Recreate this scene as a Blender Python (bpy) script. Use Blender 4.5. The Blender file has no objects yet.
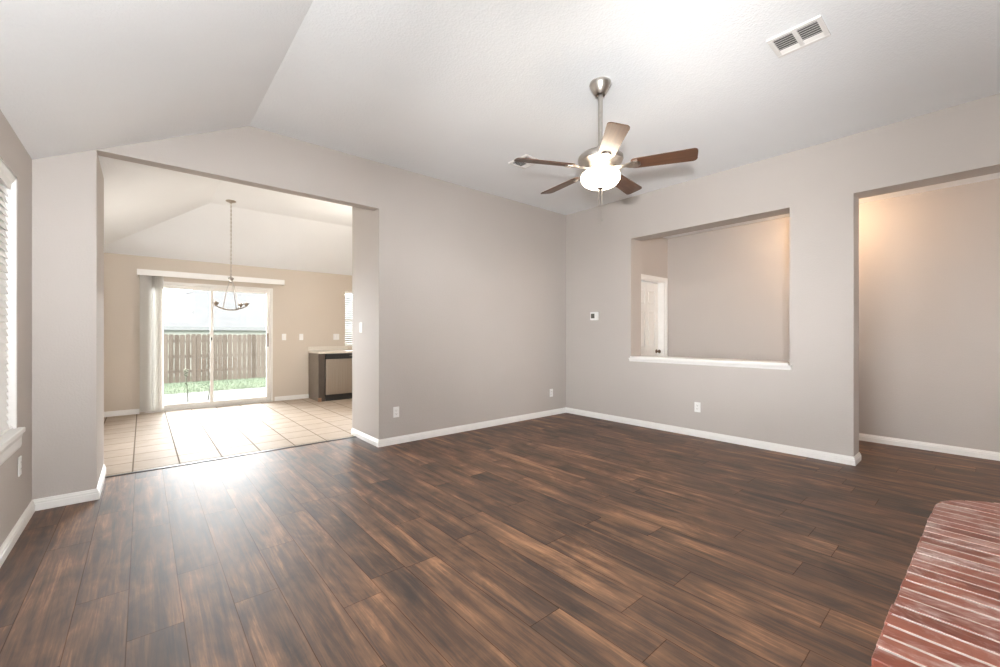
import bpy, bmesh, math, random
from math import sin, cos, pi, radians as R, sqrt
from mathutils import Vector, Matrix

random.seed(7)
S = bpy.context.scene
COL = S.collection

# ------------------------------------------------------------------ camera
cam_d = bpy.data.cameras.new('camera')
cam_d.sensor_width = 36.0
cam_d.lens = 417.07 / 1000 * 36
cam_d.shift_y = 0.00094
cam_d.clip_start = 0.02
cam = bpy.data.objects.new('camera', cam_d)
cam.location = (0, 0, 1.22)
cam.rotation_euler = (R(90), 0, -0.7081)
COL.objects.link(cam)
S.camera = cam

# ------------------------------------------------------------------ exposure
S.view_settings.view_transform = 'Standard'
S.view_settings.look = 'None'
S.view_settings.gamma = 1.0
S.view_settings.use_curve_mapping = False
S.view_settings.exposure = 0.50

# ------------------------------------------------------------------ sky and lamps
world = bpy.data.worlds.new('overcast_sky')
S.world = world
world.use_nodes = True
wn = world.node_tree.nodes['Background']
wn.inputs['Color'].default_value = (0.93, 0.97, 1.0, 1)
wn.inputs['Strength'].default_value = 22.0


def area_light(name, loc, direction, sx, sy, power, color=(1, 1, 1), spread=180, portal=False):
    d = bpy.data.lights.new(name, 'AREA')
    d.shape = 'RECTANGLE'
    d.size, d.size_y = sx, sy
    d.energy = power
    d.color = color
    d.spread = R(spread)
    if portal:
        d.cycles.is_portal = True
    o = bpy.data.objects.new(name, d)
    o.location = loc
    o.rotation_euler = Vector(direction).to_track_quat('-Z', 'Y').to_euler()
    COL.objects.link(o)
    return o


def point_light(name, loc, power, color, radius):
    d = bpy.data.lights.new(name, 'POINT')
    d.energy = power
    d.color = color
    d.shadow_soft_size = radius
    o = bpy.data.objects.new(name, d)
    o.location = loc
    COL.objects.link(o)
    return o


# sky portal at the patio door, then added fill lights out of view
area_light('door_daylight_portal', (0.9, 8.72, 1.05), (0, -1, 0), 1.75, 2.0, 1, portal=True)
area_light('entry_fill_light', (5.8, -2.5, 1.45), (0, 1, 0), 0.9, 1.7, 15, (1.0, 0.94, 0.88))  # added fill for the hall, in front of its closed near wall
area_light('hall_fill_light', (6.27, -1.35, 1.35), (-1, 0.45, 0.10), 1.3, 1.9, 8, (1.0, 0.98, 0.96))  # added fill before the solid hall wall, no window there
area_light('near_fill_light', (0.45, -0.54, 2.12), (0.15, 1, 0.0), 1.7, 0.9, 4, (0.90, 0.96, 1.0), 160)  # added fill at the invented window behind the camera
area_light('side_fill_light', (-0.69, 1.0, 1.45), (1, 0.25, 0.25), 1.5, 1.4, 9, (0.90, 0.96, 1.0), 165)  # added fill for ceiling and walls, at an invented side window
area_light('dining_fill_light', (-0.66, 6.0, 1.5), (1, -0.1, 0.1), 1.1, 1.1, 15, (1.0, 0.92, 0.82), 170)  # added dining fill, hidden from the camera by the left pier
# the photographer's flash that throws the fan shadows, plus two added fill spots
def spot(name, loc, target, power, size, blend, radius, color):
    d = bpy.data.lights.new(name, 'SPOT')
    d.energy = power
    d.spot_size = R(size)
    d.spot_blend = blend
    d.shadow_soft_size = radius
    d.color = color
    o = bpy.data.objects.new(name, d)
    o.location = loc
    o.rotation_euler = (Vector(target) - Vector(loc)).to_track_quat('-Z', 'Y').to_euler()
    COL.objects.link(o)
    return o
spot('camera_flash', (-0.12, -0.12, 1.42), (4.3, 3.0, 2.45), 470, 64, 1.0, 0.06, (0.97, 0.99, 1.0))
spot('left_fill_spot', (0.0, -0.2, 1.45), (-0.1, 3.1, 2.85), 300, 88, 1.0, 0.10, (0.97, 0.99, 1.0))  # added fill spot for the left ceiling slope and wall
spot('right_fill_spot', (0.1, -0.25, 1.45), (4.6, 0.5, 2.9), 285, 78, 1.0, 0.12, (0.97, 0.99, 1.0))  # added fill spot for the right side of the ceiling

# ------------------------------------------------------------------ dimensions
XL, XR = -0.5815, 5.034
YB, YE, YFAR = 4.2895, 5.05, 8.477        # back wall front face, its back face, dining far wall
YN = -0.45
ZL, ZC = 2.4283, 3.0848
XRG = 0.7233
SL = (ZC - ZL) / (XRG - XL)
ZH = 2.587
XO0, XO1 = -0.2608, 1.9454
XRB = 5.285
XH = 6.29
ZRO, YRO = 2.537, 0.81
ZPT, ZPS, YP0, YP1 = 2.522, 0.905, 3.144, 1.317
YHE = 3.281
ZHC = 2.73
YTH = 4.895
XK = 4.6
FAN = (2.577, 1.865)


# ------------------------------------------------------------------ material helpers
def new_mat(name):
    m = bpy.data.materials.new(name)
    m.use_nodes = True
    nt = m.node_tree
    b = nt.nodes['Principled BSDF']
    return m, nt, b


def N(nt, t, **kw):
    n = nt.nodes.new(t)
    for k, v in kw.items():
        setattr(n, k, v)
    return n


def L(nt, a, b):
    nt.links.new(a, b)


def math_node(nt, op, a, b=None):
    n = N(nt, 'ShaderNodeMath', operation=op)
    for i, v in enumerate((a, b)):
        if v is None:
            continue
        if hasattr(v, 'is_linked'):
            L(nt, v, n.inputs[i])
        else:
            n.inputs[i].default_value = v
    return n.outputs[0]


def ramp(nt, fac, stops):
    r = N(nt, 'ShaderNodeValToRGB')
    e = r.color_ramp.elements
    while len(e) < len(stops):
        e.new(0.5)
    for i, (p, c) in enumerate(stops):
        e[i].position = p
        e[i].color = (*c, 1)
    L(nt, fac, r.inputs['Fac'])
    return r.outputs['Color']


def mix(nt, fac, a, b, mode='MIX'):
    m = N(nt, 'ShaderNodeMix', data_type='RGBA', blend_type=mode)
    for sock, v in ((m.inputs[0], fac), (m.inputs[6], a), (m.inputs[7], b)):
        if hasattr(v, 'is_linked'):
            L(nt, v, sock)
        elif isinstance(v, (int, float)):
            sock.default_value = v
        else:
            sock.default_value = (*v, 1)
    return m.outputs[2]


def noise(nt, vec, scale, detail=3, rough=0.5, dist=0.0):
    n = N(nt, 'ShaderNodeTexNoise')
    n.inputs['Scale'].default_value = scale
    n.inputs['Detail'].default_value = detail
    n.inputs['Roughness'].default_value = rough
    n.inputs['Distortion'].default_value = dist
    if vec is not None:
        L(nt, vec, n.inputs['Vector'])
    return n.outputs['Fac']


def pos(nt):
    return N(nt, 'ShaderNodeNewGeometry').outputs['Position']


def scaled(nt, vec, s, loc=(0, 0, 0)):
    m = N(nt, 'ShaderNodeMapping')
    m.inputs['Scale'].default_value = s
    m.inputs['Location'].default_value = loc
    L(nt, vec, m.inputs['Vector'])
    return m.outputs['Vector']


def bump(nt, b, height, strength, dist=0.01):
    n = N(nt, 'ShaderNodeBump')
    n.inputs['Strength'].default_value = strength
    n.inputs['Distance'].default_value = dist
    L(nt, height, n.inputs['Height'])
    L(nt, n.outputs['Normal'], b.inputs['Normal'])


def plain(name, color, rough=0.5, metal=0.0, spec=0.5, var=0.04, scale=8.0, bump_s=0.0, bump_scale=60.0):
    m, nt, b = new_mat(name)
    p = N(nt, 'ShaderNodeTexCoord').outputs['Object']
    f = noise(nt, p, scale, 3)
    lo = tuple(c * (1 - var) for c in color)
    hi = tuple(min(1, c * (1 + var)) for c in color)
    L(nt, ramp(nt, f, [(0.3, lo), (0.7, hi)]), b.inputs['Base Color'])
    b.inputs['Roughness'].default_value = rough
    b.inputs['Metallic'].default_value = metal
    b.inputs['Specular IOR Level'].default_value = spec
    if bump_s:
        bump(nt, b, noise(nt, p, bump_scale, 4), bump_s, 0.003)
    return m


def paint(name, color, bscale, bstrength, rough=0.6, spec=0.3, bdist=0.004):
    m, nt, b = new_mat(name)
    p = pos(nt)
    f = noise(nt, p, 1.3, 2)
    lo = tuple(c * 0.985 for c in color)
    hi = tuple(min(1, c * 1.015) for c in color)
    L(nt, ramp(nt, f, [(0.3, lo), (0.7, hi)]), b.inputs['Base Color'])
    b.inputs['Roughness'].default_value = rough
    b.inputs['Specular IOR Level'].default_value = spec
    n1 = noise(nt, p, bscale, 2, 0.5)
    h = ramp(nt, n1, [(0.42, (0, 0, 0)), (0.62, (1, 1, 1))])
    bump(nt, b, h, bstrength, bdist)
    return m


M = {}
M['wall'] = paint('greige_wall_paint', (0.50, 0.454, 0.420), 80, 0.12)
M['wall_dining'] = paint('tan_wall_paint', (0.62, 0.54, 0.455), 70, 0.14)
M['ceiling'] = paint('ceiling_texture_paint', (0.855, 0.87, 0.885), 75, 0.22, 0.8, 0.15, 0.005)
M['trim'] = plain('white_trim_paint', (0.84, 0.82, 0.79), 0.35, var=0.015)
M['white_plastic'] = plain('white_plastic', (0.83, 0.82, 0.80), 0.35, var=0.01)
M['blind'] = plain('white_blind_slat', (0.86, 0.84, 0.81), 0.45, var=0.015)
def translucent_blind():
    m, nt, b = new_mat('white_blind_vinyl')
    b.inputs['Base Color'].default_value = (0.86, 0.84, 0.81, 1)
    b.inputs['Roughness'].default_value = 0.45
    tl = N(nt, 'ShaderNodeBsdfTranslucent')
    tl.inputs['Color'].default_value = (0.86, 0.84, 0.80, 1)
    ms = N(nt, 'ShaderNodeMixShader')
    ms.inputs[0].default_value = 0.5
    L(nt, b.outputs[0], ms.inputs[1])
    L(nt, tl.outputs[0], ms.inputs[2])
    L(nt, ms.outputs[0], nt.nodes['Material Output'].inputs['Surface'])
    return m
M['vane'] = translucent_blind()
M['vinyl'] = plain('white_vinyl_frame', (0.80, 0.77, 0.72), 0.4, var=0.015)
M['almond'] = plain('almond_plastic', (0.66, 0.61, 0.55), 0.35, var=0.01)
M['dark_plastic'] = plain('dark_plastic', (0.02, 0.02, 0.02), 0.3, var=0.1)
M['screen'] = plain('thermostat_screen', (0.10, 0.095, 0.08), 0.25, var=0.1)
M['brass_dark'] = plain('aged_bronze', (0.16, 0.10, 0.06), 0.35, 0.8)
M['nickel'] = plain('brushed_nickel', (0.50, 0.465, 0.43), 0.30, 1.0, var=0.08, scale=30)
M['nickel_dark'] = plain('chandelier_nickel', (0.44, 0.39, 0.34), 0.35, 1.0, var=0.08, scale=30)
M['aluminium'] = plain('door_aluminium', (0.68, 0.65, 0.61), 0.4, 0.35, var=0.04)
M['strip'] = plain('dark_threshold', (0.035, 0.026, 0.02), 0.4, var=0.2)
M['cabinet'] = plain('grey_brown_cabinet', (0.17, 0.135, 0.105), 0.4, var=0.1)
M['counter'] = plain('pale_laminate', (0.74, 0.68, 0.60), 0.25, var=0.05, scale=40)
M['vent'] = plain('white_vent_enamel', (0.78, 0.76, 0.74), 0.45, var=0.01)
M['vent_dark'] = plain('duct_interior', (0.10, 0.095, 0.09), 0.8, var=0.1)
M['concrete'] = plain('patio_concrete', (0.050, 0.048, 0.0465), 0.85, var=0.12, scale=3, bump_s=0.2)
M['stalk'] = plain('plant_stalk', (0.035, 0.038, 0.026), 0.6, var=0.15)
M['blossom'] = plain('pale_blossom', (0.075, 0.075, 0.058), 0.7, var=0.15)
M['siding'] = plain('pale_siding', (0.15, 0.155, 0.135), 0.7, var=0.04)
M['fascia'] = plain('white_fascia', (0.06, 0.06, 0.058), 0.6, var=0.02)


def shingle():
    m, nt, b = new_mat('pale_roof_shingles')
    p = pos(nt)
    br = N(nt, 'ShaderNodeTexBrick')
    br.inputs['Scale'].default_value = 1.0
    br.inputs['Brick Width'].default_value = 0.5
    br.inputs['Row Height'].default_value = 0.2
    br.inputs['Mortar Size'].default_value = 0.01
    br.inputs['Color1'].default_value = (0.036, 0.0355, 0.035, 1)
    br.inputs['Color2'].default_value = (0.042, 0.0415, 0.041, 1)
    br.inputs['Mortar'].default_value = (0.033, 0.0325, 0.032, 1)
    L(nt, p, br.inputs['Vector'])
    L(nt, br.outputs['Color'], b.inputs['Base Color'])
    b.inputs['Roughness'].default_value = 0.9
    return m
M['shingle'] = shingle()


def stainless():
    m, nt, b = new_mat('stainless_steel')
    p = N(nt, 'ShaderNodeTexCoord').outputs['Object']
    f = noise(nt, scaled(nt, p, (260, 260, 1.5)), 1.0, 3)
    L(nt, ramp(nt, f, [(0.3, (0.38, 0.335, 0.28)), (0.7, (0.47, 0.415, 0.355))]), b.inputs['Base Color'])
    b.inputs['Metallic'].default_value = 1.0
    b.inputs['Roughness'].default_value = 0.34
    return m
M['steel'] = stainless()


def glass(name='window_glass', tint=(0.98, 0.985, 0.98)):
    m = bpy.data.materials.new(name)
    m.use_nodes = True
    nt = m.node_tree
    nt.nodes.clear()
    out = N(nt, 'ShaderNodeOutputMaterial')
    tr = N(nt, 'ShaderNodeBsdfTransparent')
    tr.inputs['Color'].default_value = (*tint, 1)
    gl = N(nt, 'ShaderNodeBsdfGlossy')
    gl.inputs['Roughness'].default_value = 0.02
    fr = N(nt, 'ShaderNodeFresnel')
    fr.inputs['IOR'].default_value = 1.45
    ms = N(nt, 'ShaderNodeMixShader')
    L(nt, fr.outputs[0], ms.inputs[0])
    L(nt, tr.outputs[0], ms.inputs[1])
    L(nt, gl.outputs[0], ms.inputs[2])
    L(nt, ms.outputs[0], out.inputs['Surface'])
    return m
M['glass'] = glass()
M['dimmed'] = glass('dimmed_pane_glass', (0.88, 0.88, 0.88))  # tint that dims the sky through the added windows


def wood_floor():
    m, nt, b = new_mat('dark_wood_planks')
    p = pos(nt)
    sep = N(nt, 'ShaderNodeSeparateXYZ')
    L(nt, p, sep.inputs[0])
    W, LEN = 0.1825, 1.22
    u = math_node(nt, 'DIVIDE', math_node(nt, 'ADD', sep.outputs['X'], 0.05 + W * 20), W)
    row = math_node(nt, 'FLOOR', u)
    fu = math_node(nt, 'FRACT', u)
    wn_ = N(nt, 'ShaderNodeTexWhiteNoise', noise_dimensions='1D')
    L(nt, row, wn_.inputs['W'])
    far = math_node(nt, 'MINIMUM', math_node(nt, 'MAXIMUM', math_node(nt, 'MULTIPLY', math_node(nt, 'SUBTRACT', row, 23.5), 9.0), 0.0), 1.0)
    parity = math_node(nt, 'MODULO', row, 2.0)
    off = math_node(nt, 'ADD', math_node(nt, 'MULTIPLY', math_node(nt, 'MULTIPLY', wn_.outputs['Value'], far), 0.85),
                    math_node(nt, 'MULTIPLY', parity, -0.45))
    off = math_node(nt, 'ADD', off, -2.22 + LEN * 20 - 0.0)
    v = math_node(nt, 'DIVIDE', math_node(nt, 'ADD', sep.outputs['Y'], off), LEN)
    colm = math_node(nt, 'FLOOR', v)
    fv = math_node(nt, 'FRACT', v)
    pid = math_node(nt, 'ADD', math_node(nt, 'MULTIPLY', row, 7.31), math_node(nt, 'MULTIPLY', colm, 3.77))
    wn2 = N(nt, 'ShaderNodeTexWhiteNoise', noise_dimensions='1D')
    L(nt, pid, wn2.inputs['W'])
    rnd = wn2.outputs['Value']
    # per-plank coordinates for grain
    cmb = N(nt, 'ShaderNodeCombineXYZ')
    L(nt, sep.outputs['X'], cmb.inputs[0])
    L(nt, sep.outputs['Y'], cmb.inputs[1])
    L(nt, math_node(nt, 'MULTIPLY', rnd, 37.0), cmb.inputs[2])
    g1 = noise(nt, scaled(nt, cmb.outputs[0], (17.0, 1.2, 1.0)), 1.0, 6, 0.66, 0.7)
    g2 = noise(nt, scaled(nt, cmb.outputs[0], (130.0, 4.0, 1.0)), 1.0, 5, 0.7, 0.3)
    g3 = noise(nt, scaled(nt, cmb.outputs[0], (5.5, 2.6, 1.0)), 1.0, 4, 0.6, 0.6)
    f = math_node(nt, 'ADD', math_node(nt, 'MULTIPLY', g1, 0.50), math_node(nt, 'MULTIPLY', g2, 0.26))
    f = math_node(nt, 'ADD', f, math_node(nt, 'MULTIPLY', g3, 0.36))
    f = math_node(nt, 'ADD', f, math_node(nt, 'MULTIPLY', math_node(nt, 'SUBTRACT', rnd, 0.5), 0.05))
    c = ramp(nt, f, [(0.42, (0.013, 0.0055, 0.0028)), (0.52, (0.070, 0.031, 0.0140)), (0.61, (0.160, 0.075, 0.035)),
                     (0.71, (0.37, 0.185, 0.090))])
    # seams
    du = math_node(nt, 'MULTIPLY', math_node(nt, 'MINIMUM', fu, math_node(nt, 'SUBTRACT', 1.0, fu)), W)
    dv = math_node(nt, 'MULTIPLY', math_node(nt, 'MINIMUM', fv, math_node(nt, 'SUBTRACT', 1.0, fv)), LEN)
    d = math_node(nt, 'MINIMUM', du, dv)
    seam = ramp(nt, math_node(nt, 'DIVIDE', d, 0.0024), [(0.35, (1, 1, 1)), (1.0, (0, 0, 0))])
    L(nt, mix(nt, math_node(nt, 'MULTIPLY', seam, 0.38), c, (0.02, 0.012, 0.009)), b.inputs['Base Color'])
    L(nt, ramp(nt, seam, [(0.0, (0.85, 0.85, 0.85)), (1.0, (0.1, 0.1, 0.1))]), b.inputs['Specular IOR Level'])
    rr = ramp(nt, g2, [(0.3, (0.54, 0.54, 0.54)), (0.7, (0.64, 0.64, 0.64))])
    L(nt, rr, b.inputs['Roughness'])
    b.inputs['Coat Weight'].default_value = 0.3
    b.inputs['Coat Roughness'].default_value = 0.5
    h = math_node(nt, 'SUBTRACT', math_node(nt, 'MULTIPLY', g2, 0.25), seam)
    bump(nt, b, h, 0.16, 0.0012)
    return m
M['wood'] = wood_floor()


def tile_floor():
    m, nt, b = new_mat('beige_floor_tiles')
    p = pos(nt)
    sep = N(nt, 'ShaderNodeSeparateXYZ')
    L(nt, p, sep.inputs[0])
    W = 0.335
    u = math_node(nt, 'DIVIDE', math_node(nt, 'ADD', sep.outputs['X'], 0.07 + W * 10), W)
    v = math_node(nt, 'DIVIDE', math_node(nt, 'ADD', sep.outputs['Y'], -4.97 + W * 10), W)
    fu, fv = math_node(nt, 'FRACT', u), math_node(nt, 'FRACT', v)
    du = math_node(nt, 'MINIMUM', fu, math_node(nt, 'SUBTRACT', 1.0, fu))
    dv = math_node(nt, 'MINIMUM', fv, math_node(nt, 'SUBTRACT', 1.0, fv))
    d = math_node(nt, 'MULTIPLY', math_node(nt, 'MINIMUM', du, dv), W)
    g = ramp(nt, math_node(nt, 'DIVIDE', d, 0.0075), [(0.55, (1, 1, 1)), (0.95, (0, 0, 0))])
    pid = math_node(nt, 'ADD', math_node(nt, 'MULTIPLY', math_node(nt, 'FLOOR', u), 5.3), math_node(nt, 'FLOOR', v))
    wn_ = N(nt, 'ShaderNodeTexWhiteNoise', noise_dimensions='1D')
    L(nt, pid, wn_.inputs['W'])
    n = noise(nt, p, 7, 4, 0.6)
    f = math_node(nt, 'ADD', math_node(nt, 'MULTIPLY', n, 0.8), math_node(nt, 'MULTIPLY', wn_.outputs['Value'], 0.2))
    c = ramp(nt, f, [(0.3, (0.43, 0.345, 0.27)), (0.7, (0.51, 0.42, 0.34))])
    L(nt, mix(nt, g, c, (0.19, 0.15, 0.115)), b.inputs['Base Color'])
    L(nt, ramp(nt, g, [(0.0, (0.54, 0.54, 0.54)), (1.0, (0.95, 0.85, 0.85))]), b.inputs['Roughness'])
    L(nt, ramp(nt, g, [(0.0, (0.09, 0.09, 0.09)), (1.0, (0.02, 0.05, 0.05))]), b.inputs['Specular IOR Level'])
    h = math_node(nt, 'SUBTRACT', math_node(nt, 'MULTIPLY', n, 0.15), g)
    bump(nt, b, h, 0.25, 0.002)
    return m
M['tile'] = tile_floor()


def brick_mat():
    m, nt, b = new_mat('red_hearth_brick')
    p = pos(nt)
    isl = N(nt, 'ShaderNodeNewGeometry').outputs['Random Per Island']
    n1 = noise(nt, p, 9, 5, 0.65)
    f = math_node(nt, 'ADD', math_node(nt, 'MULTIPLY', n1, 0.7), math_node(nt, 'MULTIPLY', isl, 0.3))
    c = ramp(nt, f, [(0.25, (0.15, 0.036, 0.021)), (0.5, (0.26, 0.073, 0.045)), (0.8, (0.36, 0.14, 0.095))])
    # pale mottling, streaked along the bricks
    n2 = noise(nt, scaled(nt, p, (7.0, 4.0, 3.0), (3.1, 0, 0)), 1.0, 6, 0.72, 0.5)
    n3 = noise(nt, scaled(nt, p, (60, 25, 60)), 1.0, 3, 0.7)
    w = math_node(nt, 'MULTIPLY', ramp(nt, n2, [(0.48, (0, 0, 0)), (0.63, (1, 1, 1))]),
                  ramp(nt, n3, [(0.3, (0.25, 0.25, 0.25)), (0.65, (1, 1, 1))]))
    L(nt, mix(nt, math_node(nt, 'MULTIPLY', w, 0.8), c, (0.66, 0.53, 0.49)), b.inputs['Base Color'])
    b.inputs['Roughness'].default_value = 0.32
    bump(nt, b, n3, 0.25, 0.003)
    return m
M['brick'] = brick_mat()
M['mortar'] = plain('pale_mortar', (0.58, 0.52, 0.47), 0.9, var=0.12, scale=30, bump_s=0.3)


def blade_mat():
    m, nt, b = new_mat('walnut_fan_blade')
    p = N(nt, 'ShaderNodeTexCoord').outputs['Object']
    f = noise(nt, scaled(nt, p, (3, 60, 20)), 1.0, 4, 0.6, 0.4)
    L(nt, ramp(nt, f, [(0.3, (0.060, 0.028, 0.016)), (0.7, (0.125, 0.060, 0.033))]), b.inputs['Base Color'])
    b.inputs['Roughness'].default_value = 0.38
    return m
M['blade'] = blade_mat()


def fence_mat():
    m, nt, b = new_mat('weathered_fence_wood')
    p = pos(nt)
    isl = N(nt, 'ShaderNodeNewGeometry').outputs['Random Per Island']
    f = noise(nt, scaled(nt, p, (14, 14, 1.2)), 1.0, 4, 0.6)
    f = math_node(nt, 'ADD', math_node(nt, 'MULTIPLY', f, 0.65), math_node(nt, 'MULTIPLY', isl, 0.35))
    L(nt, ramp(nt, f, [(0.25, (0.025, 0.0195, 0.0150)), (0.75, (0.050, 0.041, 0.0330))]), b.inputs['Base Color'])
    b.inputs['Roughness'].default_value = 0.85
    return m
M['fence'] = fence_mat()
for k in ('concrete', 'stalk', 'blossom', 'siding', 'fascia', 'shingle', 'fence'):
    M[k].node_tree.nodes['Principled BSDF'].inputs['Specular IOR Level'].default_value = 0.0


def grass_mat():
    m, nt, b = new_mat('lawn_green')
    p = pos(nt)
    f = noise(nt, p, 1.6, 5, 0.6)
    L(nt, ramp(nt, f, [(0.3, (0.032, 0.040, 0.025)), (0.7, (0.050, 0.057, 0.041))]), b.inputs['Base Color'])
    b.inputs['Roughness'].default_value = 0.9
    bump(nt, b, noise(nt, p, 60, 3), 0.8, 0.03)
    return m
M['grass'] = grass_mat()
M['grass'].node_tree.nodes['Principled BSDF'].inputs['Specular IOR Level'].default_value = 0.0


def emit_mat(name, color, strength):
    m, nt, b = new_mat(name)
    b.inputs['Base Color'].default_value = (0.9, 0.88, 0.84, 1)
    b.inputs['Roughness'].default_value = 0.25
    b.inputs['Emission Color'].default_value = (*color, 1)
    b.inputs['Emission Strength'].default_value = strength
    return m
M['globe'] = emit_mat('lit_frosted_glass', (1.0, 0.84, 0.66), 20.0)
M['hall_globe'] = emit_mat('lit_hall_glass', (1.0, 0.72, 0.42), 9.0)


# ------------------------------------------------------------------ mesh helpers
class MB:
    def __init__(self):
        self.bm = bmesh.new()

    def box(self, x0, x1, y0, y1, z0, z1, mat=None):
        vs = [(x, y, z) for x in (x0, x1) for y in (y0, y1) for z in (z0, z1)]
        vs = [self.bm.verts.new(mat @ Vector(v) if mat else v) for v in vs]
        for f in ((0, 1, 3, 2), (4, 6, 7, 5), (0, 4, 5, 1), (2, 3, 7, 6), (0, 2, 6, 4), (1, 5, 7, 3)):
            self.bm.faces.new([vs[i] for i in f])
        return self

    def prism(self, pts, z0, z1, mat=None):
        """polygon in XY extruded in Z (z1 may be a function of x, y)"""
        f0 = z0 if callable(z0) else (lambda x, y: z0)
        f1 = z1 if callable(z1) else (lambda x, y: z1)
        lo = [Vector((x, y, f0(x, y))) for x, y in pts]
        hi = [Vector((x, y, f1(x, y))) for x, y in pts]
        if mat:
            lo = [mat @ v for v in lo]
            hi = [mat @ v for v in hi]
        lo = [self.bm.verts.new(v) for v in lo]
        hi = [self.bm.verts.new(v) for v in hi]
        n = len(pts)
        self.bm.faces.new(lo[::-1])
        self.bm.faces.new(hi)
        for i in range(n):
            j = (i + 1) % n
            self.bm.faces.new((lo[i], lo[j], hi[j], hi[i]))
        return self

    def sweep(self, profile, path, closed_path=False):
        """profile: (out, z) points; path: list of (x, y); 'out' is to the right of the path"""
        rings = []
        n = len(path)
        P = [Vector((p[0], p[1], 0)) for p in path]
        for i in range(n):
            def nrm(a, b):
                d = (b - a).normalized()
                return Vector((d.y, -d.x, 0))
            if i == 0:
                m = nrm(P[0], P[1])
            elif i == n - 1:
                m = nrm(P[-2], P[-1])
            else:
                a, c = nrm(P[i - 1], P[i]), nrm(P[i], P[i + 1])
                m = (a + c)
                m = m / max(0.2, m.dot(a))
            rings.append([self.bm.verts.new((P[i].x + m.x * o, P[i].y + m.y * o, z)) for o, z in profile])
        k = len(profile)
        for i in range(n - 1):
            for j in range(k):
                q = (j + 1) % k
                self.bm.faces.new((rings[i][j], rings[i + 1][j], rings[i + 1][q], rings[i][q]))
        self.bm.faces.new(rings[0][::-1])
        self.bm.faces.new(rings[-1])
        return self

    def lathe(self, prof, seg=40, mat=None, cx=0, cy=0):
        """(r, z) profile about Z"""
        rings = []
        for r, z in prof:
            if r < 1e-6:
                v = Vector((cx, cy, z))
                rings.append([self.bm.verts.new(mat @ v if mat else v)])
            else:
                ring = []
                for i in range(seg):
                    a = 2 * pi * i / seg
                    v = Vector((cx + r * cos(a), cy + r * sin(a), z))
                    ring.append(self.bm.verts.new(mat @ v if mat else v))
                rings.append(ring)
        for a, b in zip(rings, rings[1:]):
            for i in range(seg):
                j = (i + 1) % seg
                if len(a) == 1 and len(b) == 1:
                    continue
                if len(a) == 1:
                    self.bm.faces.new((a[0], b[j], b[i]))
                elif len(b) == 1:
                    self.bm.faces.new((a[i], a[j], b[0]))
                else:
                    self.bm.faces.new((a[i], a[j], b[j], b[i]))
        for ring, rev in ((rings[0], True), (rings[-1], False)):
            if len(ring) > 2:
                self.bm.faces.new(ring[::-1] if rev else ring)
        return self

    def tube(self, pts, r, seg=10):
        P = [Vector(p) for p in pts]
        rr = r if isinstance(r, (list, tuple)) else [r] * len(P)
        rings = []
        for i, p in enumerate(P):
            d = (P[min(i + 1, len(P) - 1)] - P[max(i - 1, 0)]).normalized()
            up = Vector((0, 0, 1)) if abs(d.z) < 0.9 else Vector((1, 0, 0))
            a = d.cross(up).normalized()
            b_ = d.cross(a).normalized()
            rings.append([self.bm.verts.new(p + a * rr[i] * cos(2 * pi * k / seg) + b_ * rr[i] * sin(2 * pi * k / seg)) for k in range(seg)])
        for x, y in zip(rings, rings[1:]):
            for k in range(seg):
                q = (k + 1) % seg
                self.bm.faces.new((x[k], x[q], y[q], y[k]))
        self.bm.faces.new(rings[0][::-1])
        self.bm.faces.new(rings[-1])
        return self

    def build(self, name, mat, parent=None, bevel=0.0, smooth=False, seg=2):
        bm = self.bm
        bmesh.ops.recalc_face_normals(bm, faces=bm.faces)
        me = bpy.data.meshes.new(name)
        bm.to_mesh(me)
        bm.free()
        me.materials.append(mat)
        o = bpy.data.objects.new(name, me)
        COL.objects.link(o)
        if parent is not None:
            root = parent
            off = Vector((0, 0, 0))
            o.parent = parent
            # geometry is given in world space unless the parent says otherwise
            if not parent.get('_local'):
                w = Vector((0, 0, 0))
                q = parent
                while q is not None:
                    w += q.location
                    q = q.parent
                o.location = -w
        if bevel:
            md = o.modifiers.new('bevel', 'BEVEL')
            md.width = bevel
            md.segments = seg
            md.limit_method = 'ANGLE'
        if smooth:
            for p in me.polygons:
                p.use_smooth = True
            md = o.modifiers.new('edges', 'EDGE_SPLIT')
            md.split_angle = R(40)
        return o


def struct(o, name=None):
    o['kind'] = 'structure'
    return o


def tag(o, label, cat, group=None, kind=None):
    o['label'] = label
    o['category'] = cat
    if group:
        o['group'] = group
    if kind:
        o['kind'] = kind
    return o


def thing(name, loc, label, cat, group=None, local=False):
    o = bpy.data.objects.new(name, None)
    o.location = loc
    o.empty_display_size = 0.1
    COL.objects.link(o)
    if local:
        o['_local'] = 1
    return tag(o, label, cat, group)


# ================================================================== SETTING
# floors
struct(MB().box(XL - 0.15, 6.45, -2.9, YTH, -0.12, 0.0).build('floor', M['wood']))
struct(MB().box(XL - 0.15, XK + 0.15, YTH, YFAR + 0.15, -0.12, 0.0).build('floor_dining', M['tile']))
mb = MB()
prof = [(0, 0), (0.017, 0), (0.014, 0.005), (-0.014, 0.005), (-0.017, 0)]
mb.box(XO0 + 0.002, XO1 - 0.002, YTH - 0.020, YTH + 0.018, 0.0005, 0.006)
struct(mb.build('trim_threshold', M['strip'], bevel=0.002))

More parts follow.
